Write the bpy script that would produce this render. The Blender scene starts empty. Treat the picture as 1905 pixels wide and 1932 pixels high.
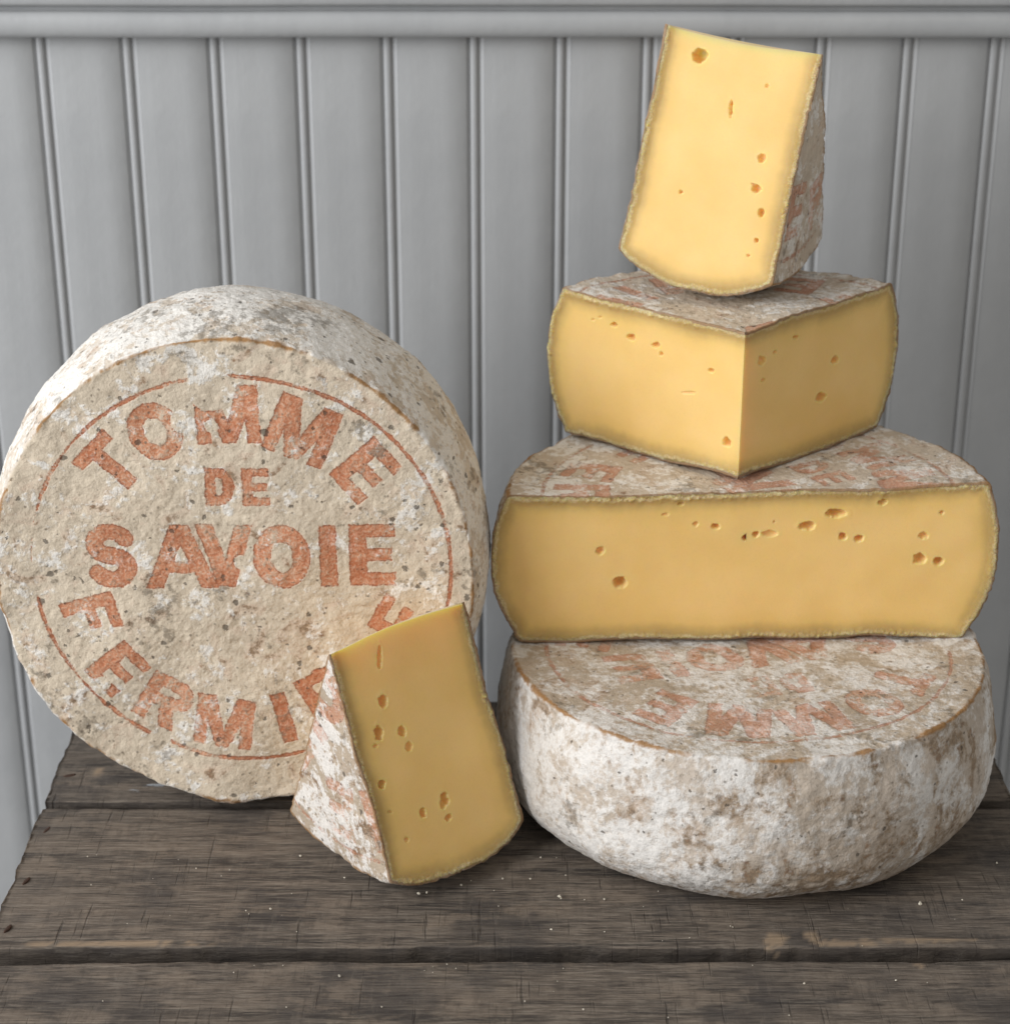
import bpy, math
import numpy as np
from mathutils import Matrix, Vector

# ------------------------------------------------------------------ camera, world, lights, exposure
scene = bpy.context.scene
col = scene.collection
PITCH = math.radians(22.8)
FPX = 3780.0                      # focal length in units of a 1905-pixel-wide picture
CAM_H = 0.431                     # lens height above the crate top

cam_data = bpy.data.cameras.new('camera')
cam = bpy.data.objects.new('camera', cam_data)
col.objects.link(cam)
cam.location = (0, 0, CAM_H)
cam.rotation_euler = (math.radians(90) - PITCH, 0, 0)
cam_data.sensor_fit = 'HORIZONTAL'
cam_data.sensor_width = 36
cam_data.lens = 36 * FPX / 1905.0
cam_data.clip_start = 0.02
cam_data.clip_end = 50
cam_data.dof.use_dof = True
cam_data.dof.focus_distance = 0.745
cam_data.dof.aperture_fstop = 14
scene.camera = cam

world = bpy.data.worlds.new('World')
scene.world = world
world.use_nodes = True
bg = world.node_tree.nodes['Background']
bg.inputs['Color'].default_value = (1.0, 0.98, 0.95, 1)
bg.inputs['Strength'].default_value = 0.36

def area_light(name, loc, target, sx, sy, power, color):
    d = bpy.data.lights.new(name, 'AREA')
    d.shape = 'RECTANGLE'
    d.size, d.size_y = sx, sy
    d.energy = power
    d.color = color
    o = bpy.data.objects.new(name, d)
    col.objects.link(o)
    o.location = loc
    o.rotation_euler = (Vector(target) - Vector(loc)).to_track_quat('-Z', 'Y').to_euler()
    return o

area_light('window_light', (-1.35, 0.0, 0.76), (0.0, 0.74, 0.10), 1.15, 1.25, 34.5, (0.985, 0.99, 1.0))
area_light('fill_light', (0.55, -0.75, 1.35), (0.05, 0.72, 0.1), 1.0, 0.8, 3.6, (1.0, 0.90, 0.76))  # weak warm fill added from front right, no real lamp there

vs = scene.view_settings
vs.view_transform = 'Standard'
vs.look = 'None'
vs.exposure = 0.0
vs.gamma = 1.0
vs.use_curve_mapping = False

# ------------------------------------------------------------------ helpers
cp, sp = math.cos(PITCH), math.sin(PITCH)
CAM = np.array([0, 0, CAM_H])
def ray(x, y):
    """direction through a picture position (1905 x 1932 units)"""
    u, v = (x - 952.5) / FPX, (y - 966.0) / FPX
    return np.array([u, cp - v * sp, -sp - v * cp])
def hit(x, y, p0, n):
    d = ray(x, y); n = np.asarray(n, float)
    return CAM + d * (np.dot(np.asarray(p0) - CAM, n) / np.dot(d, n))

_rng = np.random.RandomState(7)
_TAB = _rng.rand(64, 64, 64).astype(np.float32) * 2 - 1
def noise(P, scale, seed=0):
    Q = np.asarray(P, np.float32) * scale + np.array([seed * 7.31 + 100, seed * 3.77 + 100, seed * 5.13 + 100], np.float32)
    I = np.floor(Q).astype(np.int32); F = Q - I
    F = F * F * F * (F * (F * 6 - 15) + 10)
    a, b = I & 63, (I + 1) & 63
    fx, fy, fz = F[..., 0], F[..., 1], F[..., 2]
    def g(x, y, z): return _TAB[x, y, z]
    x0, y0, z0, x1, y1, z1 = a[..., 0], a[..., 1], a[..., 2], b[..., 0], b[..., 1], b[..., 2]
    c00 = g(x0, y0, z0) * (1 - fx) + g(x1, y0, z0) * fx
    c10 = g(x0, y1, z0) * (1 - fx) + g(x1, y1, z0) * fx
    c01 = g(x0, y0, z1) * (1 - fx) + g(x1, y0, z1) * fx
    c11 = g(x0, y1, z1) * (1 - fx) + g(x1, y1, z1) * fx
    return (c00 * (1 - fy) + c10 * fy) * (1 - fz) + (c01 * (1 - fy) + c11 * fy) * fz
def fbm(P, scale, seed=0, n=3):
    s = 0; a = 1.0
    for i in range(n):
        s = s + a * noise(P, scale * 2.03 ** i, seed + i * 11); a *= .5
    return s
def sstep(a, b, x):
    t = np.clip((x - a) / (b - a), 0, 1)
    return t * t * (3 - 2 * t)

def mesh_obj(name, V, F, mat, parent=None, smooth=True, attrs=None):
    V = np.asarray(V, np.float32); F = np.asarray(F, np.int32)
    me = bpy.data.meshes.new(name)
    k = F.shape[1]
    me.vertices.add(len(V)); me.vertices.foreach_set('co', V.ravel())
    me.loops.add(F.size); me.loops.foreach_set('vertex_index', F.ravel())
    me.polygons.add(len(F)); me.polygons.foreach_set('loop_start', np.arange(0, F.size, k, dtype=np.int32))
    me.polygons.foreach_set('use_smooth', np.full(len(F), smooth, dtype=bool))
    me.update(calc_edges=True)
    for an, av in (attrs or {}).items():
        at = me.attributes.new(an, 'FLOAT', 'POINT')
        at.data.foreach_set('value', np.asarray(av, np.float32).ravel())
    me.materials.append(mat)
    o = bpy.data.objects.new(name, me)
    col.objects.link(o)
    if parent is not None: o.parent = parent
    return o
def grid_faces(n, m, wrap=False, off=0):
    i = np.arange(n - 1)[:, None]; j = np.arange(m if wrap else m - 1)[None, :]
    j2 = (j + 1) % m
    q = np.stack([i * m + j, (i + 1) * m + j + 0 * j, (i + 1) * m + j2, i * m + j2], -1).reshape(-1, 4)
    return q + off
def tag(o, label=None, cat=None, group=None, kind=None):
    if label: o['label'] = label
    if cat: o['category'] = cat
    if group: o['group'] = group
    if kind: o['kind'] = kind
    return o
def empty(name, M):
    o = bpy.data.objects.new(name, None)
    o.empty_display_size = .03
    col.objects.link(o); o.matrix_world = M
    return o

# ------------------------------------------------------------------ material helpers
class NT:
    def __init__(s, name):
        s.mat = bpy.data.materials.new(name); s.mat.use_nodes = True
        s.t = s.mat.node_tree; s.n = s.t.nodes
        s.bsdf = s.n['Principled BSDF']
        s.obj = s.n.new('ShaderNodeTexCoord').outputs['Object']
    def link(s, a, b): s.t.links.new(a, b)
    def put(s, sock, v):
        if isinstance(v, bpy.types.NodeSocket): s.link(v, sock)
        else:
            if isinstance(v, (tuple, list)) and len(v) == 3 and sock.type == 'RGBA': v = (*v, 1)
            sock.default_value = v
    def noise(s, scale, detail=4, rough=.55, vec=None, dist=0.0, off=0.0):
        n = s.n.new('ShaderNodeTexNoise'); n.noise_dimensions = '3D'
        v = vec or s.obj
        if off:
            a = s.n.new('ShaderNodeVectorMath'); a.operation = 'ADD'; s.link(v, a.inputs[0]); a.inputs[1].default_value = (off, off * .7, -off * .4); v = a.outputs[0]
        s.link(v, n.inputs['Vector'])
        n.inputs['Scale'].default_value = scale; n.inputs['Detail'].default_value = detail
        n.inputs['Roughness'].default_value = rough; n.inputs['Distortion'].default_value = dist
        return n.outputs['Fac']
    def voronoi(s, scale, vec=None, feature='F1', rnd=1.0):
        n = s.n.new('ShaderNodeTexVoronoi'); n.feature = feature
        s.link(vec or s.obj, n.inputs['Vector']); n.inputs['Scale'].default_value = scale; n.inputs['Randomness'].default_value = rnd
        return n
    def scale(s, v3, vec=None):
        m = s.n.new('ShaderNodeVectorMath'); m.operation = 'MULTIPLY'
        s.link(vec or s.obj, m.inputs[0]); m.inputs[1].default_value = v3
        return m.outputs[0]
    def math(s, op, a, b=0.0, clamp=False):
        m = s.n.new('ShaderNodeMath'); m.operation = op; m.use_clamp = clamp
        s.put(m.inputs[0], a); s.put(m.inputs[1], b)
        return m.outputs[0]
    def step(s, x, lo, hi):
        """smooth 0..1 ramp of x from lo to hi (lo may exceed hi)"""
        m = s.n.new('ShaderNodeMapRange'); m.interpolation_type = 'SMOOTHSTEP'
        s.put(m.inputs['Value'], x)
        if lo <= hi:
            m.inputs['From Min'].default_value = lo; m.inputs['From Max'].default_value = hi
            m.inputs['To Min'].default_value = 0; m.inputs['To Max'].default_value = 1
        else:
            m.inputs['From Min'].default_value = hi; m.inputs['From Max'].default_value = lo
            m.inputs['To Min'].default_value = 1; m.inputs['To Max'].default_value = 0
        return m.outputs['Result']
    def mix(s, fac, a, b, mode='MIX'):
        m = s.n.new('ShaderNodeMix'); m.data_type = 'RGBA'; m.blend_type = mode; m.clamp_factor = True
        s.put(m.inputs['Factor'], fac); s.put(m.inputs[6], a); s.put(m.inputs[7], b)
        return m.outputs[2]
    def attr(s, name):
        a = s.n.new('ShaderNodeAttribute'); a.attribute_name = name
        return a.outputs['Fac']
    def bump(s, h, dist, strength=1.0, normal=None):
        b = s.n.new('ShaderNodeBump'); b.inputs['Distance'].default_value = dist; b.inputs['Strength'].default_value = strength
        s.put(b.inputs['Height'], h)
        if normal: s.link(normal, b.inputs['Normal'])
        return b.outputs['Normal']
    def out(s, color, rough=.6, normal=None, **kw):
        s.put(s.bsdf.inputs['Base Color'], color); s.put(s.bsdf.inputs['Roughness'], rough)
        if normal: s.link(normal, s.bsdf.inputs['Normal'])
        for k, v in kw.items(): s.put(s.bsdf.inputs[k.replace('_', ' ')], v)
        return s.mat

def rind_material(name, face_base, side_base, white, brown, white_face, white_side, brown_face, brown_side, spots, ink_wear, ink_gain=1.0, seed=0.0, sweep=None, ps=60, pink=.35, soft=1.0):
    """mould-covered rind; attributes: ink = distance to print (mm), face = 1 on flat faces, rim = mm to the edge crease"""
    t = NT(name); face = t.attr('face'); rim = t.attr('rim'); ink = t.attr('ink')
    def m2(a, b):   # value for side .. face
        return t.math('ADD', t.math('MULTIPLY', face, a - b), b)
    big = t.noise(26, 3, .6, off=seed + .13); fine = t.noise(260, 4, .65, off=seed + .57); micro = t.noise(950, 3, .6, off=seed + .77)
    mid = t.noise(ps, 4, .62, dist=.8, off=seed + .31)
    base = t.mix(face, side_base, face_base)
    base = t.mix(t.math('MULTIPLY', t.step(big, .40, .66), .5), base, tuple(c * .78 for c in face_base))
    base = t.mix(t.math('MULTIPLY', t.step(mid, .50, .68), pink), base, (.56, .375, .285))      # pinkish bloom
    base = t.mix(t.math('MULTIPLY', t.step(fine, .50, .72), .38), base, (.30, .235, .165))
    base = t.mix(t.math('MULTIPLY', t.step(fine, .48, .30), .35), base, tuple(min(1, c * 1.22) for c in face_base))
    # brown patches where the mould is rubbed off
    bn = t.math('ADD', t.math('MULTIPLY', mid, .68), t.math('MULTIPLY', fine, .32))
    if sweep:
        sx = t.n.new('ShaderNodeSeparateXYZ'); t.link(t.obj, sx.inputs[0])
        sw = t.math('MULTIPLY', t.step(t.math('ADD', sx.outputs['X'], t.math('MULTIPLY', big, .10)), sweep[0], sweep[1]), sweep[2])
        bn = t.math('ADD', bn, t.math('MULTIPLY', sw, t.math('SUBTRACT', 1.0, face)))
    bm = t.step(t.math('SUBTRACT', bn, m2(brown_face, brown_side)), -.02 * soft, .05 * soft)
    brc = t.mix(t.step(micro, .35, .7), brown, tuple(c * .62 for c in brown))
    brc = t.mix(t.math('MULTIPLY', t.step(fine, .55, .72), .5), brc, (.34, .17, .10))
    base = t.mix(t.math('MULTIPLY', bm, .85), base, brc)
    # white mould
    wn = t.math('ADD', t.math('MULTIPLY', t.noise(ps * .9, 4, .66, dist=.5, off=seed + 4.1), .62), t.math('MULTIPLY', t.noise(350, 3, .65, off=seed + 4.7), .38))
    if sweep: wn = t.math('SUBTRACT', wn, t.math('MULTIPLY', sw, t.math('SUBTRACT', 1.0, face)))
    wm = t.step(t.math('SUBTRACT', wn, m2(white_face, white_side)), -.03 * soft, .06 * soft)
    base = t.mix(t.math('MULTIPLY', wm, .86), base, t.mix(t.step(micro, .35, .75), white, tuple(c * .84 for c in white)))
    # print
    e = t.math('ADD', ink, t.math('MULTIPLY', t.math('SUBTRACT', fine, .5), 2.3))
    e = t.math('ADD', e, t.math('MULTIPLY', t.math('SUBTRACT', micro, .5), .8))
    im = t.step(e, .25, -.25)
    wear = t.math('ADD', t.math('MULTIPLY', t.noise(42, 3, .6, off=seed + 2.3), .42), t.math('ADD', t.math('MULTIPLY', fine, .33), t.math('MULTIPLY', micro, .25)))
    wear = t.math('ADD', wear, t.math('MULTIPLY', wm, .05))
    im = t.math('MULTIPLY', im, t.step(wear, ink_wear + .08, ink_wear - .08))
    inkc = t.mix(t.step(wear, .38, .58), (.40, .118, .045), (.60, .26, .14))
    edge = t.math('MULTIPLY', t.step(t.math('ABSOLUTE', t.math('ADD', e, .30)), .42, .0), .8)
    inkc = t.mix(edge, inkc, (.24, .06, .022))
    base = t.mix(t.math('MULTIPLY', t.math('MULTIPLY', im, t.math('ADD', t.math('MULTIPLY', t.step(micro, .75, .40), .35), .65)), .92 * ink_gain), base, inkc)
    # small dark specks
    v = t.voronoi(210); vc = t.n.new('ShaderNodeSeparateColor'); t.link(v.outputs['Color'], vc.inputs[0])
    sz = t.math('MULTIPLY', t.step(vc.outputs[0], 1.0 - spots, 1.15), .29)
    sm = t.step(t.math('SUBTRACT', t.math('ADD', v.outputs['Distance'], t.math('MULTIPLY', t.math('SUBTRACT', fine, .5), 1.25)), sz), .05, -.06)
    base = t.mix(t.math('MULTIPLY', sm, .75), base, (.085, .07, .055))
    v2 = t.voronoi(420); vc2 = t.n.new('ShaderNodeSeparateColor'); t.link(v2.outputs['Color'], vc2.inputs[0])
    sm2 = t.math('MULTIPLY', t.step(v2.outputs['Distance'], .32, .12), t.step(vc2.outputs[1], 1.0 - spots * 1.1, 1.0))
    base = t.mix(t.math('MULTIPLY', sm2, .65), base, (.11, .085, .062))
    # grey stains
    gs = t.step(t.math('ADD', t.math('MULTIPLY', t.noise(38, 3, .5, off=seed + 7.7), .55), t.math('MULTIPLY', fine, .45)), .575, .64)
    base = t.mix(t.math('MULTIPLY', gs, .55), base, (.16, .135, .105))
    # orange-brown crease line
    cr = t.step(t.math('ADD', rim, t.math('MULTIPLY', t.math('SUBTRACT', fine, .5), 3.4)), 1.5, .2)
    cr = t.math('MULTIPLY', cr, t.step(t.math('ADD', big, t.math('MULTIPLY', t.math('SUBTRACT', mid, .5), .8)), .40, .54))
    base = t.mix(t.math('MULTIPLY', cr, .9), base, (.30, .150, .045))
    cut = t.attr('cut')
    cb = t.step(t.math('ADD', cut, t.math('MULTIPLY', t.math('SUBTRACT', fine, .5), 2.6)), 1.0, .2)
    base = t.mix(t.math('MULTIPLY', cb, .85), base, (.29, .17, .08))
    h = t.math('ADD', t.math('MULTIPLY', fine, .55), t.math('ADD', t.math('MULTIPLY', micro, .34), t.math('MULTIPLY', wm, .14)))
    h = t.math('SUBTRACT', h, t.math('MULTIPLY', sm, .25))
    h = t.math('SUBTRACT', h, t.math('MULTIPLY', im, .06))
    return t.out(base, .82, t.bump(h, .0011, .85), Specular_IOR_Level=.18)

def paste_material():
    t = NT('cheese_paste'); e = t.attr('edge')
    n1 = t.noise(360, 4, .65); n2 = t.noise(40, 3, .5); n3 = t.noise(1300, 2, .6); n4 = t.noise(110, 3, .6)
    d = t.math('ADD', e, t.math('MULTIPLY', t.math('SUBTRACT', n2, .5), 5.0))
    base = t.mix(t.step(n2, .3, .7), (.84, .568, .208), (.88, .608, .244))
    base = t.mix(t.math('MULTIPLY', t.step(d, 14, 5), .38), base, (.70, .490, .150))
    band = t.step(t.math('ADD', d, t.math('MULTIPLY', t.math('SUBTRACT', n1, .5), 2.0)), 8.0, 1.2)
    base = t.mix(t.math('MULTIPLY', band, .76), base, (.40, .265, .105))
    d2 = t.math('ADD', e, t.math('MULTIPLY', t.math('SUBTRACT', n1, .5), 2.8))
    d2 = t.math('ADD', d2, t.math('MULTIPLY', t.math('SUBTRACT', n4, .5), 3.6))
    cream = t.math('MULTIPLY', t.step(d2, 2.3, 1.3), t.step(d2, .1, .6))
    cream = t.math('MULTIPLY', cream, t.math('ADD', t.math('MULTIPLY', t.step(n2, .35, .6), .45), .45))
    base = t.mix(cream, base, t.mix(t.step(n3, .4, .62), (.58, .42, .21), (.74, .59, .34)))
    base = t.mix(t.math('MULTIPLY', t.step(d2, .5, .1), .55), base, (.27, .17, .085))
    base = t.mix(t.math('MULTIPLY', t.step(n3, .45, .75), .10), base, (.60, .40, .14))
    near = t.step(e, 4.5, 1)
    h = t.math('ADD', t.math('MULTIPLY', n1, t.math('ADD', near, .02)), t.math('MULTIPLY', n3, t.math('ADD', t.math('MULTIPLY', near, .35), .025)))
    rough = t.math('ADD', t.math('MULTIPLY', near, .35), .46)
    m = t.out(base, rough, t.bump(h, .0009, .8), Specular_IOR_Level=.20)
    b = t.bsdf
    b.inputs['Subsurface Weight'].default_value = .6
    b.inputs['Subsurface Radius'].default_value = (1.0, .55, .13)
    b.inputs['Subsurface Scale'].default_value = .009
    return m
PASTE = paste_material()

# ------------------------------------------------------------------ the wall: beadboard and chair rail
def wall_material():
    t = NT('grey_wall_paint')
    streak = t.noise(1, 4, .6, vec=t.scale((120, 120, 9)))
    blot = t.noise(34, 4, .55); fine = t.noise(240, 3, .5)
    base = t.mix(t.step(blot, .3, .7), (.360, .372, .384), (.388, .400, .411))
    h = t.math('ADD', t.math('MULTIPLY', streak, .22), t.math('ADD', t.math('MULTIPLY', blot, .22), t.math('MULTIPLY', fine, .16)))
    return t.out(base, .40, t.bump(h, .0016, .5), Specular_IOR_Level=.45)
WALLP = wall_material()
WALL_Y = 0.92
wall = empty('wall', Matrix.Translation((0, WALL_Y, 0)))
tag(wall, kind='structure')
PER = 0.0394; X0 = -0.2124 - 0.0332            # board pitch; a board starts X0, its first groove is 33.2 mm on
RAIL_Z = 0.2785
def board_profile():
    pts = [(0.0, -.0001), (.0006, 0.0)]
    pts += [(x, 0.0) for x in (.01, .02, .0308)]
    a = lambda x0, z0, x1, z1, n: [(x0 + (x1 - x0) * i / n, z0 + (z1 - z0) * (.5 - .5 * math.cos(math.pi * i / n))) for i in range(1, n + 1)]
    pts += a(.0306, 0, .0327, -.0017, 6)
    for i in range(1, 10):                       # bead
        th = math.pi * i / 10
        pts.append((.0327 + .0037 * (1 - math.cos(th)) / 2, -.0017 + .0018 * math.sin(th) ** .8))
    pts.append((.0364, -.0017))
    pts += a(.0364, -.0017, PER - .0001, -.0002, 6)
    return np.array(pts)
bp = board_profile()
ZS = np.linspace(-.62, RAIL_Z + .012, 60)
BV = np.zeros((len(ZS), len(bp), 3)); BV[..., 0] = bp[None, :, 0]; BV[..., 1] = -bp[None, :, 1]; BV[..., 2] = ZS[:, None]
bm0 = None
k0, k1 = -9, 22
for k in range(k0, k1):
    if bm0 is None:
        back = BV.copy(); back[..., 1] = .009
        V = np.concatenate([BV.reshape(-1, 3), back.reshape(-1, 3)])
        nb = BV.shape[0] * BV.shape[1]
        F = np.concatenate([grid_faces(len(ZS), len(bp))[:, ::-1], grid_faces(len(ZS), len(bp), off=nb)])
        b = mesh_obj('board', V, F, WALLP, wall); bm0 = b.data
    else:
        b = bpy.data.objects.new('board', bm0); col.objects.link(b); b.parent = wall
    b.location = (X0 + PER * k, 0, 0)
XL, XR = X0 + PER * k0, X0 + PER * k1
# chair rail: torus, quirk, upper fascia
rp = [(.0005, -.0005)]
for i in range(0, 19):
    th = -math.pi / 2 + math.pi * i / 18
    rp.append((.0050 + .0050 * math.cos(th) ** .8 if abs(math.cos(th)) > 1e-6 else .0050, .0060 + .0060 * math.sin(th)))
rp += [(.0050, .0124), (.0048, .0132), (.0051, .0139), (.0070, .0142), (.0100, .0148), (.0108, .0160), (.0110, .019), (.0112, .034), (.0106, .0355), (.0, .036)]
rp = np.array(rp)
XS = np.linspace(XL, XR, 140)
RV = np.zeros((len(XS), len(rp), 3)); RV[..., 0] = XS[:, None]; RV[..., 1] = -rp[None, :, 0]; RV[..., 2] = RAIL_Z + rp[None, :, 1]
RV[..., 2] += noise(np.stack([XS, XS * 0, XS * 0], -1), 14, 3)[:, None] * .0003
rail = mesh_obj('chair_rail', RV.reshape(-1, 3), grid_faces(len(XS), len(rp)), WALLP, wall)
UV = np.array([[XL, .0, RAIL_Z + .03], [XR, .0, RAIL_Z + .03], [XR, .0, RAIL_Z + .5], [XL, .0, RAIL_Z + .5],
               [XL, .009, RAIL_Z + .03], [XR, .009, RAIL_Z + .03], [XR, .009, RAIL_Z + .5], [XL, .009, RAIL_Z + .5]])
mesh_obj('plaster_panel', UV, [(0, 1, 2, 3), (5, 4, 7, 6), (3, 2, 6, 7), (1, 0, 4, 5), (0, 3, 7, 4), (2, 1, 5, 6)], WALLP, wall, smooth=False)

# ------------------------------------------------------------------ the crate
def wood_material():
    t = NT('weathered_wood'); oi = t.n.new('ShaderNodeObjectInfo')
    va = t.n.new('ShaderNodeVectorMath'); va.operation = 'ADD'; t.link(t.obj, va.inputs[0])
    cx = t.n.new('ShaderNodeCombineXYZ'); t.link(t.math('MULTIPLY', oi.outputs['Random'], 3.0), cx.inputs[0]); t.link(t.math('MULTIPLY', oi.outputs['Random'], 7.0), cx.inputs[1])
    t.link(cx.outputs[0], va.inputs[1]); vec = va.outputs[0]
    g1 = t.noise(1, 6, .65, vec=t.scale((11, 120, 60), vec), dist=.4)
    g2 = t.noise(1, 6, .7, vec=t.scale((20, 420, 200), vec))
    g3 = t.noise(1, 3, .7, vec=t.scale((90, 1250, 500), vec))
    saw = t.noise(1, 3, .6, vec=t.scale((620, 26, 20), vec))
    saw2 = t.noise(1, 3, .6, vec=t.scale((150, 30, 20), vec))
    blot = t.noise(24, 5, .6, vec=vec); blot2 = t.noise(70, 5, .65, vec=t.scale((.5, 1.3, 1), vec))
    base = t.mix(t.step(g1, .32, .66), (.052, .045, .040), (.165, .135, .109))
    base = t.mix(t.math('MULTIPLY', t.step(g2, .45, .66), .62), base, (.225, .185, .148))
    base = t.mix(t.math('MULTIPLY', t.step(g3, .50, .64), .50), base, (.29, .25, .205))
    base = t.mix(t.math('MULTIPLY', t.step(blot, .46, .66), .60), base, (.055, .050, .049))
    base = t.mix(t.math('MULTIPLY', t.step(blot2, .50, .64), .60), base, (.225, .182, .143))
    base = t.mix(t.math('MULTIPLY', t.step(g3, .46, .34), .55), base, (.024, .020, .018))
    hat = t.noise(1, 3, .7, vec=t.scale((300, 75, 40), vec))
    base = t.mix(t.math('MULTIPLY', t.math('MULTIPLY', t.step(hat, .50, .66), t.step(blot2, .40, .60)), .34), base, (.045, .038, .034))
    base = t.mix(t.math('MULTIPLY', t.step(hat, .46, .32), .20), base, (.23, .195, .16))
    sm = t.math('MULTIPLY', t.math('MULTIPLY', t.step(saw, .58, .70), t.step(saw2, .45, .62)), .7)
    base = t.mix(t.math('MULTIPLY', sm, .75), base, (.018, .015, .014))
    worn = t.attr('worn')
    side = t.attr('side'); base = t.mix(t.math('MULTIPLY', side, .7), base, (.026, .021, .018))  # board sides painted near-black, standing in for shade in the plank gaps
    base = t.mix(t.math('MULTIPLY', worn, t.step(g2, .25, .55)), base, (.30, .225, .155))
    paint = t.attr('paint'); base = t.mix(t.math('MULTIPLY', t.step(t.math('ADD', t.math('MULTIPLY', paint, .32), t.math('ADD', t.math('MULTIPLY', t.noise(330, 3, .6, vec=t.scale((.5, 1.2, 1), vec)), .6), t.math('MULTIPLY', g2, .4))), .76, .84), .7), base, (.42, .46, .50))
    h = t.math('ADD', t.math('MULTIPLY', g2, .55), t.math('ADD', t.math('MULTIPLY', g3, .3), t.math('MULTIPLY', g1, .5)))
    h = t.math('SUBTRACT', h, t.math('MULTIPLY', sm, .35))
    return t.out(base, .72, t.bump(h, .0016, 1.0), Specular_IOR_Level=.25)
WOOD = wood_material()
def simple_mat(name, c, rough, bumpscale=900, amt=.0004):
    t = NT(name); n = t.noise(bumpscale, 4, .6)
    return t.out(t.mix(t.step(n, .3, .7), tuple(x * .6 for x in c), c), rough, t.bump(n, amt, 1))
RUST = simple_mat('rusty_iron', (.060, .028, .016), .85)

CX0, CX1 = -0.1900, 0.2096
crate = empty('wooden_crate', Matrix.Translation((0, .66, -.26)))
tag(crate, 'dark weathered wooden crate of sawn planks standing against a grey beadboard wall', 'crate')
CI = Matrix.Translation((0, .66, -.26)).inverted()
def wood_bar(name, a, b, seed, axis=0, nx=200, worn=(), paint=(), amp=.0006, rough_edge=.0012, yaw=0.0, parent=None):
    """a sawn board from corner a to corner b (world) with rounded, uneven edges; long axis 0 or 1 or 2"""
    a = np.array(a, float); b = np.array(b, float); c = (a + b) / 2; s = (b - a) / 2
    o = [1, 2, 0][axis], [2, 0, 1][axis]
    hy, hz = s[o[0]], s[o[1]]
    loop = []
    ny = 60 if nx > 100 else 10
    rr = .0006
    for i in range(ny + 1): loop.append((-hy + rr + (2 * hy - 2 * rr) * i / ny, hz))
    loop += [(hy - .0003, hz - .0004), (hy, hz - rr)]
    for i in range(1, 6): loop.append((hy, hz - rr - (2 * hz - 2 * rr) * i / 5))
    loop += [(hy - rr, -hz)]
    for i in range(1, 7): loop.append((hy - rr - (2 * hy - 2 * rr) * i / 6, -hz))
    loop += [(-hy, -hz + rr)]
    for i in range(1, 6): loop.append((-hy, -hz + rr + (2 * hz - 2 * rr) * i / 5))
    loop += [(-hy + .0003, hz - .0004)]
    L = np.array(loop); m = len(L)
    t = np.linspace(-1, 1, nx) * s[axis]
    V = np.zeros((nx, m, 3)); V[..., axis] = t[:, None]; V[..., o[0]] = L[None, :, 0]; V[..., o[1]] = L[None, :, 1]
    V[0, :, o[0]] *= .998; V[-1, :, o[0]] *= .998
    W = V + seed * .37
    # uneven surface and edges
    sc = np.ones(3) * 60; sc[axis] = 9
    V[..., o[1]] += fbm(W * sc, 1, seed) * amp * np.sign(L[None, :, 1] + 1e-9)
    e = np.abs(L[None, :, 0]) > hy - .002
    V[..., o[0]] += np.where(e, np.sign(L[None, :, 0]) * (fbm(W * np.array([1, 0, 0] if axis == 0 else [0, 1, 0] if axis == 1 else [0, 0, 1]), 45, seed + 5) * rough_edge * .5
                                                       + np.minimum(0, fbm(W, 130, seed + 8) + .1) * rough_edge), 0)
    caps_c = [V[0].mean(0), V[-1].mean(0)]
    endn = fbm(W[[0, -1]], 150, seed + 9) * .0010
    V[0, :, axis] += endn[0]; V[-1, :, axis] += endn[1]
    VV = np.concatenate([V.reshape(-1, 3), np.array(caps_c)])
    F = grid_faces(nx, m, wrap=True)
    ca = [(nx * m, (j + 1) % m, j, nx * m) for j in range(m)]
    cb = [(nx * m + 1, (nx - 1) * m + j, (nx - 1) * m + (j + 1) % m, nx * m + 1) for j in range(m)]
    wv = np.zeros(len(VV)); pv = np.zeros(len(VV)); P = VV + c
    for (x, y, rx, ry) in worn:
        wv = np.maximum(wv, sstep(1.25, .8, np.hypot((P[:, 0] - x) / rx, (P[:, 1] - y) / ry) + .5 * noise(P, 500, 4)) * (P[:, 2] > -.004))
    for (x, y, rx, ry) in paint:
        pv = np.maximum(pv, sstep(1.2, .2, np.hypot((P[:, 0] - x) / rx, (P[:, 1] - y) / ry)))
    me_F = F
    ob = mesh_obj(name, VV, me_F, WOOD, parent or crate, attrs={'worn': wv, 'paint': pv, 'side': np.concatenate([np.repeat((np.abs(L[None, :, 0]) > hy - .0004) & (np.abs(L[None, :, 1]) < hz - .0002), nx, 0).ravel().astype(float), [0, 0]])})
    # end caps
    capm = bpy.data.meshes.new('cap')
    import bmesh
    bm = bmesh.new(); bm.from_mesh(ob.data); bm.verts.ensure_lookup_table()
    for q in ca + cb:
        try: f = bm.faces.new((bm.verts[q[0]], bm.verts[q[1]], bm.verts[q[2]])); f.smooth = False
        except ValueError: pass
    bm.to_mesh(ob.data); bm.free(); bpy.data.meshes.remove(capm)
    ob.location = Vector(CI @ Vector(c)); ob.rotation_euler = (0, 0, yaw)
    return ob
Z0 = lambda x, y: hit(x, y, (0, 0, 0), (0, 0, 1))
g1 = Z0(300, 1519)[1]; g2 = Z0(950, 1803)[1]
g1b, g1f = Z0(300, 1514)[1], Z0(300, 1523)[1]; g2b, g2f = Z0(950, 1791)[1], Z0(950, 1812)[1]
pw = lambda x, y, w, h: (Z0(x, y)[0], Z0(x, y)[1], w * .00021, h * .0004)
T = .013
plank_b = wood_bar('plank', (CX0, g1b, -T), (CX1, g1 + .090, 0), 1, nx=240, paint=[pw(330, 1465, 60, 10), pw(285, 1480, 60, 7), pw(250, 1490, 40, 6)], worn=[pw(184, 1458, 9, 6)])
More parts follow.
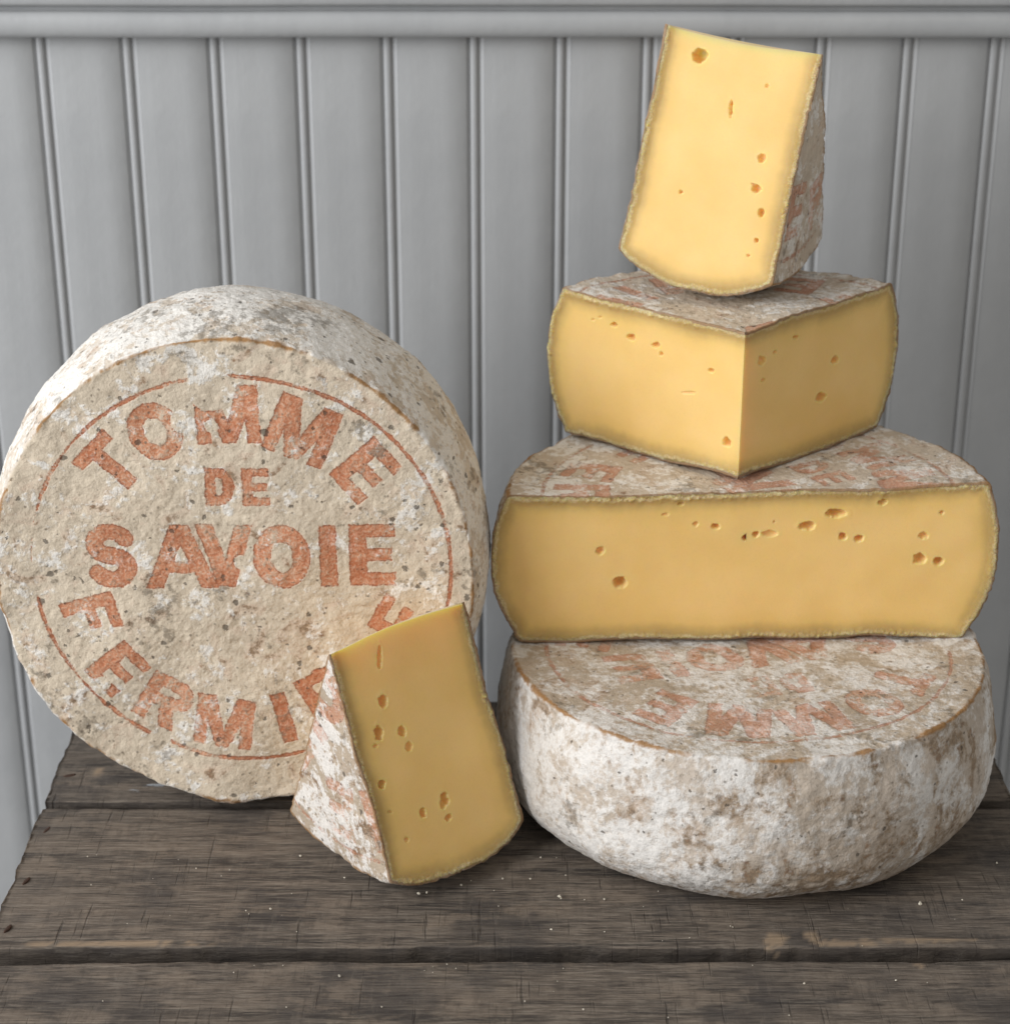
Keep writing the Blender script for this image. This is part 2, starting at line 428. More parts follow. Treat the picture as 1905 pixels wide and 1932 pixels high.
plank_m = wood_bar('plank', (CX0, g2b, -T), (CX1, g1f, 0), 2, nx=240, yaw=math.radians(.12),
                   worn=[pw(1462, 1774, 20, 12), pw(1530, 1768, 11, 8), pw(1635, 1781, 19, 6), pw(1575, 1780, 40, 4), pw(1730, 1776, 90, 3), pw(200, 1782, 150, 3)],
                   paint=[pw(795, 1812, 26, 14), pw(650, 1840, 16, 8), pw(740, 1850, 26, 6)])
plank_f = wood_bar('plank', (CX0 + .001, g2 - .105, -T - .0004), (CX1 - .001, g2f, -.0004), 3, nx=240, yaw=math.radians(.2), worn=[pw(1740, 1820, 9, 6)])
yb0, yb1 = g2 - .103, g1 + .089
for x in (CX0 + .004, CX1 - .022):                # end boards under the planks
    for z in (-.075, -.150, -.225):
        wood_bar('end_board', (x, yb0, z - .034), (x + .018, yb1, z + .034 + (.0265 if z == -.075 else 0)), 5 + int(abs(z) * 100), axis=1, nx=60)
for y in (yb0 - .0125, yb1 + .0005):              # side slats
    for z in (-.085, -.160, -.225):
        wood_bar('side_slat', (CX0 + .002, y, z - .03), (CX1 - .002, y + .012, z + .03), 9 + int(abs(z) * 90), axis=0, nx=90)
# nails
def nail(x, y, plank, ang):
    p = Z0(x, y)
    n = 10; V = []; F = []
    for k, (r, z) in enumerate(((1.0, -.0008), (1.0, .00015), (.8, .0004), (.0, .00045))):
        for i in range(n):
            a = 2 * math.pi * i / n
            V.append((.0026 * r * math.cos(a) * (1 + .15 * math.sin(3 * a)), .0008 * r * math.sin(a), z))
    F = grid_faces(4, n, wrap=True)[:, ::-1]
    o = mesh_obj('nail', V, F, RUST, plank)
    M = Matrix.Translation(Vector(p) + Vector((0, 0, .0001 if plank is not plank_f else -.0003))) @ Matrix.Rotation(ang, 4, 'Z')
    pm = Matrix.Translation(Vector(plank.location) + Vector((0, .66, -.26))) @ Matrix.Rotation(plank.rotation_euler.z, 4, 'Z')
    o.matrix_local = pm.inverted() @ M
for x, y, pl in ((132, 1464, plank_b), (89, 1567, plank_m), (50, 1663, plank_m), (15, 1753, plank_m)):
    nail(x, y, pl, math.radians(72 if pl is plank_m else 20))

# ------------------------------------------------------------------ stamp lettering (distance fields)
def _poly_sdf(P, poly):
    poly = np.asarray(poly, float); d = np.full(len(P), 1e9); ins = np.zeros(len(P), bool)
    for i in range(len(poly)):
        a, b = poly[i], poly[(i + 1) % len(poly)]
        e = b - a; w = P - a
        h = np.clip((w @ e) / (e @ e + 1e-12), 0, 1)[:, None]
        d = np.minimum(d, np.hypot(*(w - h * e).T))
        c = (a[1] > P[:, 1]) != (b[1] > P[:, 1])
        ins ^= c & (P[:, 0] < (b[0] - a[0]) * (P[:, 1] - a[1]) / (b[1] - a[1] + 1e-12) + a[0])
    return np.where(ins, -d, d)
def _stroke_sdf(P, pts, hw):
    d = np.full(len(P), 1e9); pts = np.asarray(pts, float)
    for a, b in zip(pts[:-1], pts[1:]):
        e = b - a; w = P - a
        h = np.clip((w @ e) / (e @ e + 1e-12), 0, 1)[:, None]
        d = np.minimum(d, np.hypot(*(w - h * e).T))
    return d - hw
def glyph(ch, w, h):
    """polygons and strokes of a heavy block letter centred on 0, width w, height h"""
    s = .262 * h; b = .215 * h; x, y = w / 2, h / 2
    box = lambda x0, y0, x1, y1: [(x0, y0), (x1, y0), (x1, y1), (x0, y1)]
    arc = lambda cx, cy, rx, ry, a0, a1, n=14: [(cx + rx * math.cos(math.radians(a0 + (a1 - a0) * i / n)), cy + ry * math.sin(math.radians(a0 + (a1 - a0) * i / n))) for i in range(n + 1)]
    if ch == 'I': return [('p', box(-x, -y, x, y))]
    if ch == 'T': return [('p', box(-x, y - b * 1.1, x, y)), ('p', box(-s / 2, -y, s / 2, y))]
    if ch == 'E': return [('p', box(-x, -y, -x + s, y)), ('p', box(-x, y - b, x, y)), ('p', box(-x, -y, x, -y + b)), ('p', box(-x, -b / 2, x * .85, b / 2))]
    if ch == 'F': return [('p', box(-x, -y, -x + s, y)), ('p', box(-x, y - b, x, y)), ('p', box(-x, -b / 2, x * .8, b / 2))]
    if ch == 'M': return [('p', box(-x, -y, -x + s * .9, y)), ('p', box(x - s * .9, -y, x, y)),
                          ('p', [(-x, y), (-x + s * 1.25, y), (s * .42, -y), (-s * .42, -y)]), ('p', [(x, y), (x - s * 1.25, y), (-s * .42, -y), (s * .42, -y)])]
    if ch == 'A': return [('p', [(-x, -y), (-x + s, -y), (s * .5, y), (-s * .5, y)]), ('p', [(x, -y), (x - s, -y), (-s * .5, y), (s * .5, y)]), ('p', box(-x * .5, -y * .55, x * .5, -y * .55 + b * .9))]
    if ch == 'V': return [('p', [(-x, y), (-x + s, y), (s * .5, -y), (-s * .5, -y)]), ('p', [(x, y), (x - s, y), (-s * .5, -y), (s * .5, -y)])]
    hw = s / 2
    if ch == 'O': return [('s', arc(0, 0, x - hw, y - hw, 0, 360, 28), hw)]
    if ch == 'D': return [('p', box(-x, -y, -x + s, y)), ('s', [(-x + hw, y - hw)] + arc(-x + .45 * w, 0, .55 * w - hw, y - hw, 90, -90) + [(-x + hw, -y + hw)], hw)]
    if ch == 'R': return [('p', box(-x, -y, -x + s, y)), ('s', [(-x + hw, y - hw)] + arc(x - .26 * h - hw * .2, y - hw - .19 * h, .22 * h, .19 * h, 90, -90) + [(-x + hw, y - hw - .38 * h)], hw),
                          ('p', [(-s * .3, -.02 * h), (s * .75, -.02 * h), (x, -y), (x - s * 1.1, -y)])]
    if ch == 'S':
        r = .25 * h - hw / 2
        return [('s', arc(0, y - hw - r, x - hw, r, 25, 270, 14) + arc(0, -y + hw + r, x - hw, r, 90, -155, 14), hw)]
STAND_Y = 0.7070
SC = np.array([-0.1048, STAND_Y, 0.0990])         # centre of the standing wheel's face
def fc(x, y):
    q = hit(x, y, SC, (0, -1, 0)) - SC
    return np.array([q[0], q[2]])
ST0 = np.array([.0027, .0089])                               # centre of the stamp on that face
RING = 0.0812
LET = [('T', 207, 878, .0185, .0225, 'o'), ('O', 292, 815, .0205, .0235, 'o'), ('M', 428, 783, .0245, .0235, 'o'), ('M', 570, 812, .0245, .0245, 'o'), ('E', 690, 888, .0165, .0235, 'o'),
       ('D', 414, 919, .0112, .0158, 'u'), ('E', 482, 919, .0105, .0155, 'u'),
       ('S', 209, 1050, .0195, .0272, 'u'), ('A', 340, 1052, .0285, .0268, 'u'), ('V', 424, 1050, .0225, .0265, 'u'), ('O', 532, 1050, .0225, .0268, 'u'), ('I', 619, 1050, .0067, .0262, 'u'), ('E', 702, 1049, .0178, .0262, 'u'),
       ('F', 172, 1160, .0150, .0220, 'i'), ('E', 222, 1262, .0160, .0225, 'i'), ('R', 309, 1324, .0185, .0225, 'i'), ('M', 424, 1362, .0235, .0225, 'i'), ('I', 536, 1354, .0062, .0225, 'i'), ('E', 612, 1315, .0160, .0225, 'i')]
LAYOUT = []
for ch, x, y, w, h, mode in LET:
    c = fc(x, y) - ST0; a = math.atan2(c[1], c[0])
    LAYOUT.append((ch, c, w, h, 0 if mode == 'u' else a - math.pi / 2 if mode == 'o' else a + math.pi / 2))
LAYOUT.append(('E', fc(757, 1176) - ST0, .0165, .0225, math.radians(331) + math.pi / 2))
for ch, ang in (('R', 320),):
    a = math.radians(ang); LAYOUT.append((ch, np.array([math.cos(a), math.sin(a)]) * .0655, .0165, .0225, a + math.pi / 2))
a = math.radians(303.5); LAYOUT.append(('grave', np.array([math.cos(a), math.sin(a)]) * .0525, .007, .004, a + math.pi / 2 - .35))
def stamp_sdf(P2, wear=()):
    """signed distance (m) of the stamp for points in stamp coordinates"""
    rad = np.hypot(P2[:, 0], P2[:, 1])
    aa = np.arctan2(P2[:, 1], P2[:, 0])
    left = sstep(2.2, 2.9, np.abs(aa))                       # the ring is faint on this side
    d = np.abs(rad - RING - .0006 * np.sin(3 * aa)) - .0008 + left * .0009 * sstep(-.3, .3, noise(np.stack([P2[:, 0], P2[:, 1], 0 * aa], -1), 90, 2))
    for ch, c, w, h, rot in LAYOUT:
        near = np.where(np.hypot(P2[:, 0] - c[0], P2[:, 1] - c[1]) < .75 * max(w, h) + .006)[0]
        if not len(near): continue
        q = P2[near] - c; ca, sa = math.cos(-rot), math.sin(-rot)
        q = np.stack([q[:, 0] * ca - q[:, 1] * sa, q[:, 0] * sa + q[:, 1] * ca], -1)
        g = [('p', [(-w / 2, -h / 2), (w / 2, -h / 2), (w / 2, h / 2), (-w / 2, h / 2)])] if ch == 'grave' else glyph(ch, w, h)
        for k in g:
            e = _poly_sdf(q, k[1]) if k[0] == 'p' else _stroke_sdf(q, k[1], k[2])
            d[near] = np.minimum(d[near], e)
    for (x, y, r) in wear:
        d = np.maximum(d, r - np.hypot(P2[:, 0] - x, P2[:, 1] - y))
    return d

# ------------------------------------------------------------------ cheese geometry
class Cheese:
    """a wheel of cheese round local z; rt/rb = radius of the flat top / bottom, R = greatest radius at z0*h"""
    def __init__(s, h, rt, rb, R, z0=0.0, pt=2.3, pb=2.3, seed=0, oval=1.0, dish=.0008, stamp_rot=0.0, stamp_c=(0, 0), wear=(), lump=1.0, stamp_top=True, skew=0.0, soft=.0022):
        s.__dict__.update(locals()); del s.__dict__['s']
        zt = np.linspace(1, -1, 700)
        side = np.where(zt > z0, R - (R - rt) * np.abs((zt - z0) / (1 - z0)) ** pt, R - (R - rb) * np.abs((z0 - zt) / (1 + z0)) ** pb)
        rtop = np.linspace(0, rt, 500)[:-1]; rbot = np.linspace(rb, 0, 400)[1:]
        r = np.concatenate([rtop, side, rbot]); z = np.concatenate([h - dish * (1 - (rtop / rt) ** 2), zt * h, -h + 0 * rbot])
        L = np.concatenate([[0], np.cumsum(np.hypot(np.diff(r), np.diff(z)))])
        u = np.linspace(0, L[-1], 4000); r = np.interp(u, L, r); z = np.interp(u, L, z)
        k = int(s.soft / (u[1] - u[0])) | 1; ker = np.ones(k) / k; p = k // 2
        rs = np.convolve(np.concatenate([-r[1:p + 1][::-1], r, -r[-p - 1:-1][::-1]]), ker, 'valid'); zs = np.convolve(np.pad(z, p, 'edge'), ker, 'valid')
        s.u, s.r, s.z = u, np.maximum(rs, 0), zs
        s.u_t = L[498]; s.u_b = L[498 + 700]
        s.L = L[-1]
    def sample(s, nt, ns, nb):
        """profile positions: nt over the top, ns over the side, nb over the bottom"""
        a = np.linspace(0, 1, nt + 1)[:-1] * s.u_t; b = s.u_t + np.linspace(0, 1, ns + 1)[:-1] * (s.u_b - s.u_t); c = s.u_b + np.linspace(0, 1, nb) * (s.L - s.u_b)
        return np.concatenate([a, b, c])
    def surf(s, uu, ang, inset=0.0, cutd=None, fine=True):
        """displaced outer surface; uu (n,), ang (m,) -> V (n,m,3) and attributes"""
        r = np.interp(uu, s.u, s.r); z = np.interp(uu, s.u, s.z)
        dr = np.interp(uu, s.u, np.gradient(s.r, s.u)); dz = np.interp(uu, s.u, np.gradient(s.z, s.u))
        l = np.hypot(dr, dz) + 1e-9; nr, nz = -dz / l, dr / l
        ca, sa = np.cos(ang), np.sin(ang)
        P = np.stack([r[:, None] * ca, r[:, None] * sa, np.repeat(z[:, None], len(ang), 1)], -1)
        N = np.stack([nr[:, None] * ca, nr[:, None] * sa, np.repeat(nz[:, None], len(ang), 1)], -1)
        flat = np.abs(nz)[:, None]
        d = fbm(P, 32, s.seed, 2) * .0011 * s.lump + fbm(P, 120, s.seed + 3, 2) * .00038 * s.lump * (1 - .45 * flat)
        if fine: d = d + fbm(P, 480, s.seed + 6, 2) * .00022 * (1 - .25 * flat)
        rim = np.minimum(np.abs(uu - s.u_t), np.abs(uu - s.u_b))[:, None] * 1000
        d = d + np.exp(-(rim / 2.2) ** 2) * (fbm(P, 200, s.seed + 9, 2) * .0006 + .0002)
        if cutd is not None:
            d = d + np.exp(-(cutd / .0020) ** 2) * (fbm(P, 700, s.seed + 13, 2) * .00042 * sstep(-.4, .6, noise(P, 70, s.seed + 14)) - .0001)
        V = P + N * (d - inset)[..., None]
        V[..., 2] += s.skew * V[..., 0] * (V[..., 2] > -.5 * s.h) * np.clip((V[..., 2] + s.h) / (2 * s.h), 0, 1)
        V[..., 1] *= s.oval
        return V, N, np.broadcast_to(rim, d.shape), flat
    def ink(s, V, uu):
        top = (uu < s.u_t + .002) if s.stamp_top else (uu > s.u_b - .002)
        out = np.full(V.shape[:2], 8.0)
        Q = V[top][..., :2].reshape(-1, 2) - np.array(s.stamp_c)
        if not s.stamp_top: Q = Q * np.array([-1, 1])
        c, n = math.cos(-s.stamp_rot), math.sin(-s.stamp_rot)
        Q = np.stack([Q[:, 0] * c - Q[:, 1] * n, Q[:, 0] * n + Q[:, 1] * c], -1)
        out[top] = np.clip(stamp_sdf(Q, s.wear) * 1000, -6, 8).reshape(out[top].shape)
        return out
    def whole(s, name, mat, nt, ns, nb, m, M):
        uu = s.sample(nt, ns, nb); ang = np.linspace(0, 2 * math.pi, m, endpoint=False)
        V, N, rim, flat = s.surf(uu, ang)
        ink = s.ink(V, uu)
        V = V + N * (-np.clip(-ink * 1.5, 0, 1) * .00010)[..., None]
        V[0, :] = V[0].mean(0); V[-1, :] = V[-1].mean(0)
        face = np.repeat(sstep(.80, .98, np.abs(flat)), m, 1) if flat.shape[1] == 1 else sstep(.80, .98, flat)
        o = mesh_obj(name, V.reshape(-1, 3), grid_faces(len(uu), m, wrap=True), mat, attrs={'ink': ink, 'rim': rim, 'face': face, 'cut': np.full(rim.shape, 9.0)})
        o.matrix_world = M
        return o
    def sector(s, name, mat, a0, a1, nt, ns, nb, m, M, holes=((), ()), ns_edge=230, nring=150, vis=(True, True), sag=0.0):
        """a cut piece: an Empty that parents rind and paste"""
        root = empty(name, M)
        uu = s.sample(nt, ns, nb); ang = np.linspace(a0, a1, m)
        rr = np.interp(uu, s.u, s.r)
        cutd = rr[:, None] * np.minimum(ang - a0, a1 - ang)[None, :]
        V, N, rim, flat = s.surf(uu, ang, cutd=cutd)
        ink = s.ink(V, uu)
        V = V + N * (-np.clip(-ink * 1.5, 0, 1) * .0002)[..., None]
        # the lip of the rind turns inwards at both cuts
        lip0 = V[:, :1] - N[:, :1] * .0010; lip1 = V[:, -1:] - N[:, -1:] * .0010
        t0 = np.array([math.sin(a0), -math.cos(a0), 0]); t1 = np.array([-math.sin(a1), math.cos(a1), 0])
        for k, tt in ((0, t0), (-1, t1)):           # ragged cut edge
            j = (fbm(V[:, k], 420, s.seed + 21, 3) * .00035 + .0001)[:, None]
            V[:, k] += tt * j
        VV = np.concatenate([lip0, V, lip1], 1); mm = m + 2
        ex = lambda A: np.concatenate([A[:, :1], A, A[:, -1:]], 1)
        face = np.broadcast_to(sstep(.80, .98, np.abs(flat)), rim.shape)
        mesh_obj('rind', VV.reshape(-1, 3), grid_faces(len(uu), mm), mat, root,
                 attrs={'ink': ex(ink), 'rim': ex(rim), 'face': ex(face), 'cut': ex(np.minimum(cutd * 1000, 9))})
        # paste: two cut faces and a hidden jacket, one closed body
        Vs, Fs, Es = [], [], []; off = 0
        for fi, (a, hl, show) in enumerate(((a0, holes[0], vis[0]), (a1, holes[1], vis[1]))):
            nx, nz = (ns_edge, nring) if show else (40, 30)
            def curve(q): return s.surf(q, np.array([a]), inset=.0004, cutd=np.zeros((len(q), 1)))[0][:, 0]
            Tc = curve(np.linspace(0, s.u_t, nx)); Sc = curve(np.linspace(s.u_t, s.u_b, nz)); Bc = curve(np.linspace(s.L, s.u_b, nx))
            Ac = Tc[0] + (Bc[0] - Tc[0]) * np.linspace(0, 1, nz)[:, None]
            am = (a0 + a1) / 2; Ac = Ac + np.array([math.cos(am), math.sin(am), 0]) * (sag * np.sin(np.linspace(0, math.pi, nz)))[:, None]
            rd = np.array([math.cos(a), math.sin(a), 0]); fn = np.array([math.sin(a), -math.cos(a), 0]) * (1 if fi == 0 else -1)
            U = np.linspace(0, 1, nx)[:, None, None]; W = np.linspace(0, 1, nz)[None, :, None]
            G = ((1 - W) * Tc[:, None] + W * Bc[:, None] + (1 - U) * Ac[None] + U * Sc[None]
                 - ((1 - U) * (1 - W) * Tc[0] + (1 - U) * W * Bc[0] + U * (1 - W) * Tc[-1] + U * W * Bc[-1]))
            fl = G.reshape(-1, 3)
            Bs = np.concatenate([Tc[::2], Sc[::2], Bc[::2]])
            # distance to the rind
            ed = np.full(len(fl), 1e3)
            for i0 in range(0, len(fl), 8000):
                q = fl[i0:i0 + 8000]
                ed[i0:i0 + 8000] = np.sqrt(((q[:, None] - Bs[None]) ** 2).sum(-1).min(1))
            ed *= 1000
            disp = np.zeros(len(fl))
            if show:
                disp += np.exp(-((ed - 1.2) / 1.1) ** 2) * (np.abs(fbm(fl, 420, s.seed + 30, 3)) * .0009 * sstep(-.5, .5, noise(fl, 60, s.seed + 31)))
                disp += fbm(fl, 45, s.seed + 33, 2) * .00028 + fbm(fl, 16, s.seed + 35, 1) * .0004
                er, ez = fl @ rd, fl[:, 2]
                for (hr, hz, wr, wz, dep, ro) in hl:
                    x, y = er - hr, ez - hz; c_, s_ = math.cos(ro), math.sin(ro)
                    x, y = x * c_ + y * s_, -x * s_ + y * c_
                    q = np.hypot(x / wr, y / wz) + .22 * noise(fl, 900, s.seed + 40) + .16 * noise(fl, 420, s.seed + 41)
                    disp -= dep * np.sqrt(np.clip(1 - q * q, 0, 1)) ** .8
                    disp += .00012 * np.exp(-((q - 1.25) / .2) ** 2)
                k = np.ones((nx, nz)); k[-1] = 0; k[:, 0] = 0; k[:, -1] = 0
                if a1 - a0 < 3: k[0] = 0
                disp = disp * k.reshape(-1)
            fl = fl + fn * disp[:, None]
            F = grid_faces(nx, nz, off=off)
            if fi == 0: F = F[:, ::-1]
            Vs.append(fl); Fs.append(F); Es.append(ed); off += len(fl)
        uj = s.sample(40, 60, 30); aj = np.linspace(a0, a1, max(12, int(60 * (a1 - a0))))
        J, _, _, _ = s.surf(uj, aj, inset=.0006, fine=False)
        Vs.append(J.reshape(-1, 3)); Fs.append(grid_faces(len(uj), len(aj), off=off)); Es.append(np.zeros(J[..., 0].size))
        mesh_obj('paste', np.concatenate(Vs), np.concatenate(Fs), PASTE, root, attrs={'edge': np.concatenate(Es)})
        return root

def frame(X, Y, Z, t):
    M = Matrix.Identity(4)
    for i in range(3):
        M[i][0], M[i][1], M[i][2], M[i][3] = X[i], Y[i], Z[i], t[i]
    return M
def holes_from(M, a, lst):
    """picture positions (x, y, width, height[, turn]) of eyes -> positions on the cut face at angle a"""
    Mi = M.inverted(); rd = Vector((math.cos(a), math.sin(a), 0)); fn = M.to_3x3() @ Vector((math.sin(a), -math.cos(a), 0))
    out = []
    for e in lst:
        x, y, w, h = e[:4]; dp = e[4] if len(e) > 4 else 1.0
        p = hit(x, y, M.translation, fn); q = hit(x + w / 2, y, M.translation, fn); v = hit(x, y + h / 2, M.translation, fn)
        p, q, v = Mi @ Vector(p), Mi @ Vector(q), Mi @ Vector(v)
        dq, dv = q - p, v - p
        d2 = (dq.dot(rd), dq.z)
        ro = math.atan2(d2[1], d2[0])
        wr, wz = max(math.hypot(*d2), .0005), max(math.hypot(dv.dot(rd), dv.z), .0005)
        out.append((p.dot(rd), p.z, wr, wz, dp * 1.9 * min(wr, wz) + .0004, ro))
    return out

# --- rinds
R_STAND = rind_material('rind_beige_stamped', (.65, .56, .44), (.60, .53, .45), (.82, .80, .76), (.30, .21, .13), 0.555, .455, .595, .60, .42, .575, seed=0.0, ps=70)
R_LYING = rind_material('rind_white_bloomy', (.48, .40, .31), (.54, .47, .40), (.79, .775, .75), (.31, .225, .145), .480, .438, .58, .575, .14, .56, .66, seed=21.0, sweep=(-.04, .09, .075), ps=52, pink=.25, soft=1.6)
R_CUT = rind_material('rind_pale_mottled', (.57, .485, .385), (.43, .335, .235), (.80, .77, .72), (.27, .18, .11), .515, .50, .60, .54, .26, .55, .72, seed=43.0, ps=75, pink=.25)
R_WEDGE = rind_material('rind_wedge_mottled', (.44, .36, .275), (.42, .33, .24), (.78, .75, .71), (.25, .165, .10), .490, .47, .550, .56, .30, .535, .65, seed=61.0, ps=75, pink=.3)

# --- the standing wheel
WEAR = [(*(fc(342, 797) - ST0), .0045), (*(fc(398, 806) - ST0), .0026), (*(fc(370, 850) - ST0), .002), (*(fc(455, 1062) - ST0), .003), (*(fc(75, 1100) - ST0), .004), (*(fc(300, 1400) - ST0), .005), (*(fc(395, 735) - ST0), .009), (*(fc(195, 1290) - ST0), .003)]
stand = Cheese(.0340, .0930, .0915, .0990, z0=0.0, pt=2.0, pb=2.2, seed=1, oval=1.06, dish=.0004, stamp_c=tuple(ST0), wear=WEAR, lump=1.0, soft=.0036)
SM = frame((1, 0, 0), (0, 0, 1), (0, -1, 0), (SC[0], SC[1] + .0340, .1049))
stand.stamp_c = (ST0[0], ST0[1] + SC[2] - .1049)
o = stand.whole('whole_cheese', R_STAND, 175, 95, 30, 900, SM)
tag(o, 'whole beige cheese wheel standing on edge with red circular stamp lettering', 'cheese')

# --- the lying wheel
H1 = .0665
lying = Cheese(H1 / 2, 0.0950, .0825, .1012, z0=-.12, pt=2.2, pb=3.0, seed=4, dish=.0006, stamp_rot=math.radians(195), lump=1.1)
LM = Matrix.Translation((.0976, .7290, H1 / 2))
o = lying.whole('whole_cheese', R_LYING, 110, 150, 20, 860, LM)
tag(o, 'whole white bloomy cheese wheel lying flat at the bottom of the stack', 'cheese')

# --- the half wheel: cut face towards the lens
H2 = 0.0655
half = Cheese(H2 / 2, 0.0950, 0.0900, 0.1019, z0=.10, pt=2.1, pb=2.3, seed=7, soft=.0034, stamp_rot=math.radians(-62), skew=.018)
HM = Matrix.Translation((0.0960, 0.7321, H1 + H2 / 2 + .0008)) @ Matrix.Rotation(math.radians(1.4), 4, 'Z')
hh = [(1168, 1100, 28, 20), (1132, 1040, 18, 14, .6), (1349, 992, 16, 11), (1407, 1014, 13, 12), (1425, 1008, 13, 10), (1452, 1007, 30, 10, .5), (1522, 992, 30, 15), (1578, 969, 36, 17),
      (1590, 1013, 17, 12), (1621, 1017, 18, 12), (1665, 949, 17, 11, .6), (1735, 1055, 24, 20, .7), (1771, 1059, 19, 15), (1742, 1010, 17, 14, .5), (1284, 950, 12, 6, .6), (1312, 988, 10, 8, .5), (1776, 967, 8, 7, .6), (1460, 985, 4, 4), (1255, 970, 14, 5, .4)]
hl = holes_from(HM, 0.0, hh)
h_pos = [h for h in hl if h[0] > 0]; h_neg = [(-h[0], h[1], h[2], h[3], h[4], -h[5]) for h in hl if h[0] < 0]
o = half.sector('half_cheese', R_CUT, 0.0, math.pi, 80, 90, 20, 520, HM, holes=(h_pos, h_neg), ns_edge=230, nring=150)
tag(o, 'half cheese wheel with long flat cut face, resting on the lying whole wheel', 'half cheese')

# --- the quarter wheel: apex edge towards the lens
H3 = 0.0630
zq = H1 + H2 + .0016
quarter = Cheese(H3 / 2, 0.0891, 0.0870, 0.0973, z0=.05, pt=2.1, pb=2.2, seed=10, soft=.0032, stamp_rot=math.radians(205))
QA0, QA1 = math.radians(41.5), math.radians(140.5)
QM = Matrix.Translation((0.0927, 0.7403, zq + H3 / 2))
qr = holes_from(QM, QA0, [(1575, 679, 14, 13), (1549, 749, 19, 17, .8), (1437, 680, 14, 16, .5), (1502, 636, 13, 7, .8), (1463, 665, 7, 7), (1440, 717, 10, 8, .4)])
ql = holes_from(QM, QA1, [(1158, 612, 14, 9), (1190, 636, 15, 12), (1237, 651, 17, 11), (1247, 667, 8, 9), (1341, 699, 13, 8), (1370, 835, 17, 16), (1299, 741, 26, 6, .5), (1133, 598, 8, 4, .6), (1120, 603, 8, 4, .5)])
o = quarter.sector('quarter_cheese', R_CUT, QA0, QA1, 90, 80, 20, 300, QM, holes=(qr, ql), ns_edge=230, nring=150)
tag(o, 'quarter cheese wheel with its sharp cut corner forward, between half wheel and top wedge', 'quarter cheese')

# --- wedges
def rounded(M3):
    X = Vector(M3[0]).normalized(); Y = Vector(M3[1]); Y = (Y - X * X.dot(Y)).normalized(); return X, Y, X.cross(Y)
def wedge(name, cols, t, al, h, rf, R, seed, stamp_rot, hl, zmin, label, stamp_top, mat, sag):
    X, Y, Z = rounded(cols)
    M = frame(X, Y, Z, t)
    ch = Cheese(h, rf, rf * .995, R, pt=2.3, pb=2.3, seed=seed, stamp_rot=stamp_rot, stamp_top=stamp_top)
    # settle on its support
    V, _, _, _ = ch.surf(np.linspace(0, ch.L, 300), np.linspace(0, al, 80))
    A = np.array(M.to_3x3()); lo = (V.reshape(-1, 3) @ A.T)[:, 2].min() + t[2]
    M.translation.z += zmin - lo
    print(name, 'settled by', zmin - lo)
    o = ch.sector(name, mat, 0.0, al, 110, 90, 60 if not stamp_top else 60, 150, M, holes=(holes_from(M, 0.0, hl), ()), ns_edge=230, nring=150, vis=(True, False), sag=sag)
    tag(o, label, 'cheese wedge')
    return o
wedge('cheese_wedge', ((-0.1909, -0.15, -0.9701), (0.4259, 0.8777, -0.2195), (0.8844, -0.4551, -0.1037)), (0.0940, 0.7939, 0.2962), math.radians(37.6), .0334, 0.0908, 0.1004, 13, math.radians(70),
      [(1318, 104, 27, 27), (1378, 205, 7, 32, 1.2), (1437, 298, 15, 17, .7), (1426, 355, 17, 15), (1435, 401, 11, 16), (1427, 453, 8, 10), (1284, 362, 7, 7), (1447, 161, 9, 8, .4), (1411, 482, 7, 6), (1419, 347, 6, 7)],
      zq + H3 - .0002, 'cheese wedge balanced point up on top of the stacked cheeses', True, R_CUT, .0010)
wedge('cheese_wedge', ((0.2515, -0.2512, -0.9347), (-0.5942, 0.7222, -0.354), (0.764, 0.6445, 0.0323)), (-0.04, 0.6783, 0.0989), math.radians(42.6), .0322, .0895, .0988, 16, math.radians(120),
      [(715, 1240, 8, 42), (722, 1322, 16, 28), (714, 1383, 18, 28), (757, 1380, 15, 19, .8), (770, 1409, 13, 17, .5), (721, 1480, 13, 17), (838, 1510, 15, 30), (798, 1535, 12, 20), (846, 1543, 11, 13), (708, 1408, 8, 9, .5), (737, 1533, 10, 6, .4), (768, 1585, 6, 8, .5)],
      .0002, 'cheese wedge propped upright on the crate in front of the standing wheel', False, R_WEDGE, -.0020)

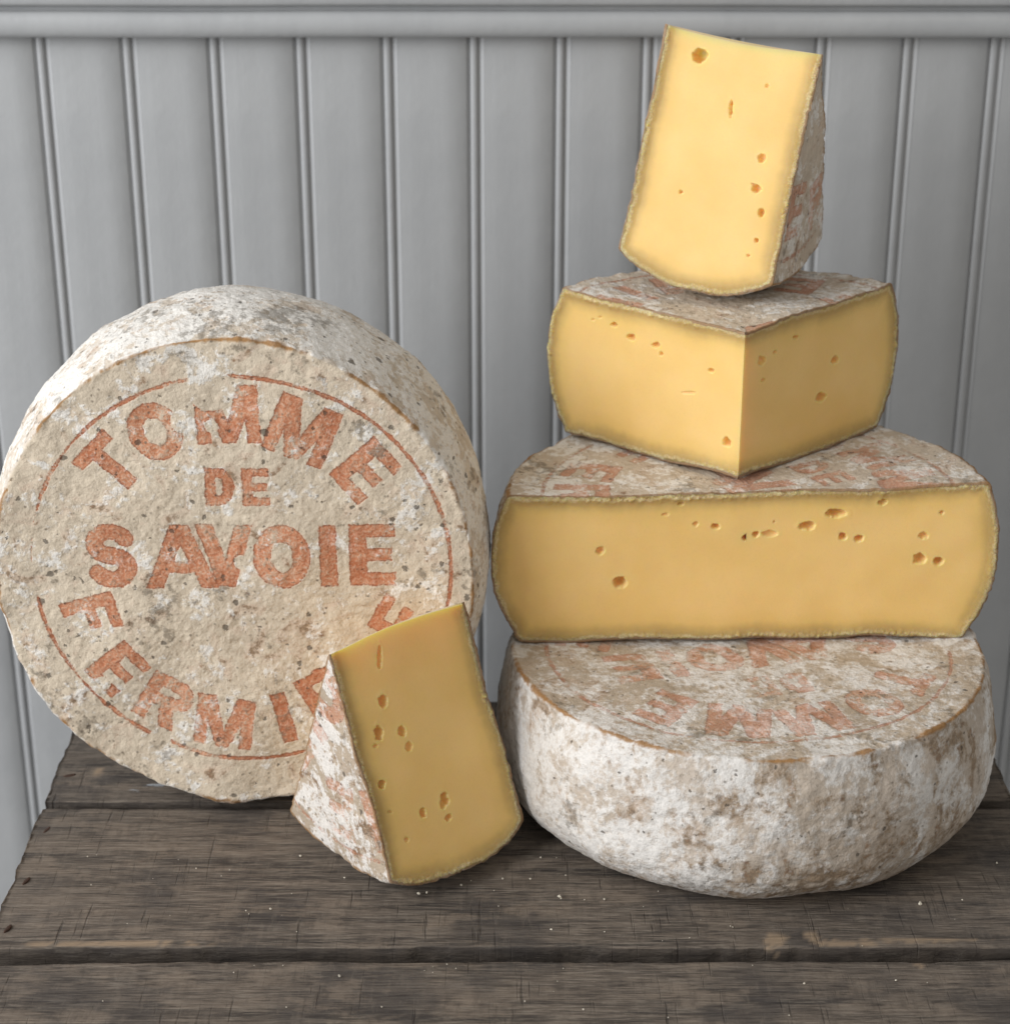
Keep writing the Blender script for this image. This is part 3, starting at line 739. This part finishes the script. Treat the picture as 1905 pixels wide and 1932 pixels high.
# ------------------------------------------------------------------ crumbs
def crumbs():
    rng = np.random.RandomState(3)
    pts = [(567, 1617, 5), (433, 1643, 3), (650, 1658, 4), (510, 1717, 5), (1010, 1800, 7), (1106, 1815, 7), (1735, 1708, 9), (1040, 1756, 5), (760, 1805, 6), (830, 1790, 7), (845, 1795, 5), (640, 1842, 6), (1517, 1856, 4), (1055, 1694, 7), (1140, 1699, 5), (1058, 1697, 4), (1020, 1620, 4), (948, 1660, 5), (1000, 1660, 4), (1880, 1630, 4), (1815, 1700, 4), (1140, 1760, 3), (690, 1800, 3), (1500, 1690, 3), (370, 1640, 3), (720, 1900, 3), (1260, 1920, 3), (1100, 1905, 4), (790, 1688, 6), (805, 1686, 5), (870, 1672, 5), (1690, 1850, 4), (560, 1760, 3), (240, 1745, 3)]
    for i in range(46): pts.append((rng.uniform(60, 1880), rng.uniform(1590, 1925), rng.uniform(1.5, 3)))
    for i in range(26): pts.append((820 + rng.normal(0, 22), 1812 + rng.normal(0, 12), rng.uniform(1.5, 4)))
    V, F = [], []
    for x, y, sz in pts:
        p = Z0(x, y)
        if abs(p[1] - g1) < .004 or abs(p[1] - g2) < .005: continue
        r = sz * .00021 * .5; z = -.0004 if p[1] < g2 else 0
        b = len(V)
        for k, (q, zz) in enumerate(((.7, 0), (1, .6), (.5, 1.2))):
            for i in range(5):
                a = 2 * math.pi * (i + .4 * k) / 5
                V.append((p[0] + r * q * math.cos(a) * rng.uniform(.6, 1.3), p[1] + r * q * math.sin(a) * rng.uniform(.6, 1.3), z + r * zz * rng.uniform(.8, 1.2) + .0002))
        for k in range(2):
            for i in range(5): F.append((b + k * 5 + i, b + k * 5 + (i + 1) % 5, b + k * 5 + 5 + (i + 1) % 5, b + k * 5 + 5 + i))
        F.append((b + 10, b + 11, b + 12, b + 13))
    m = simple_mat('crumb', (.80, .74, .62), .8)
    o = mesh_obj('cheese_crumbs', V, F, m, smooth=False)
    tag(o, 'tiny pale crumbs of cheese scattered over the dark planks', 'crumbs', kind='stuff')
crumbs()
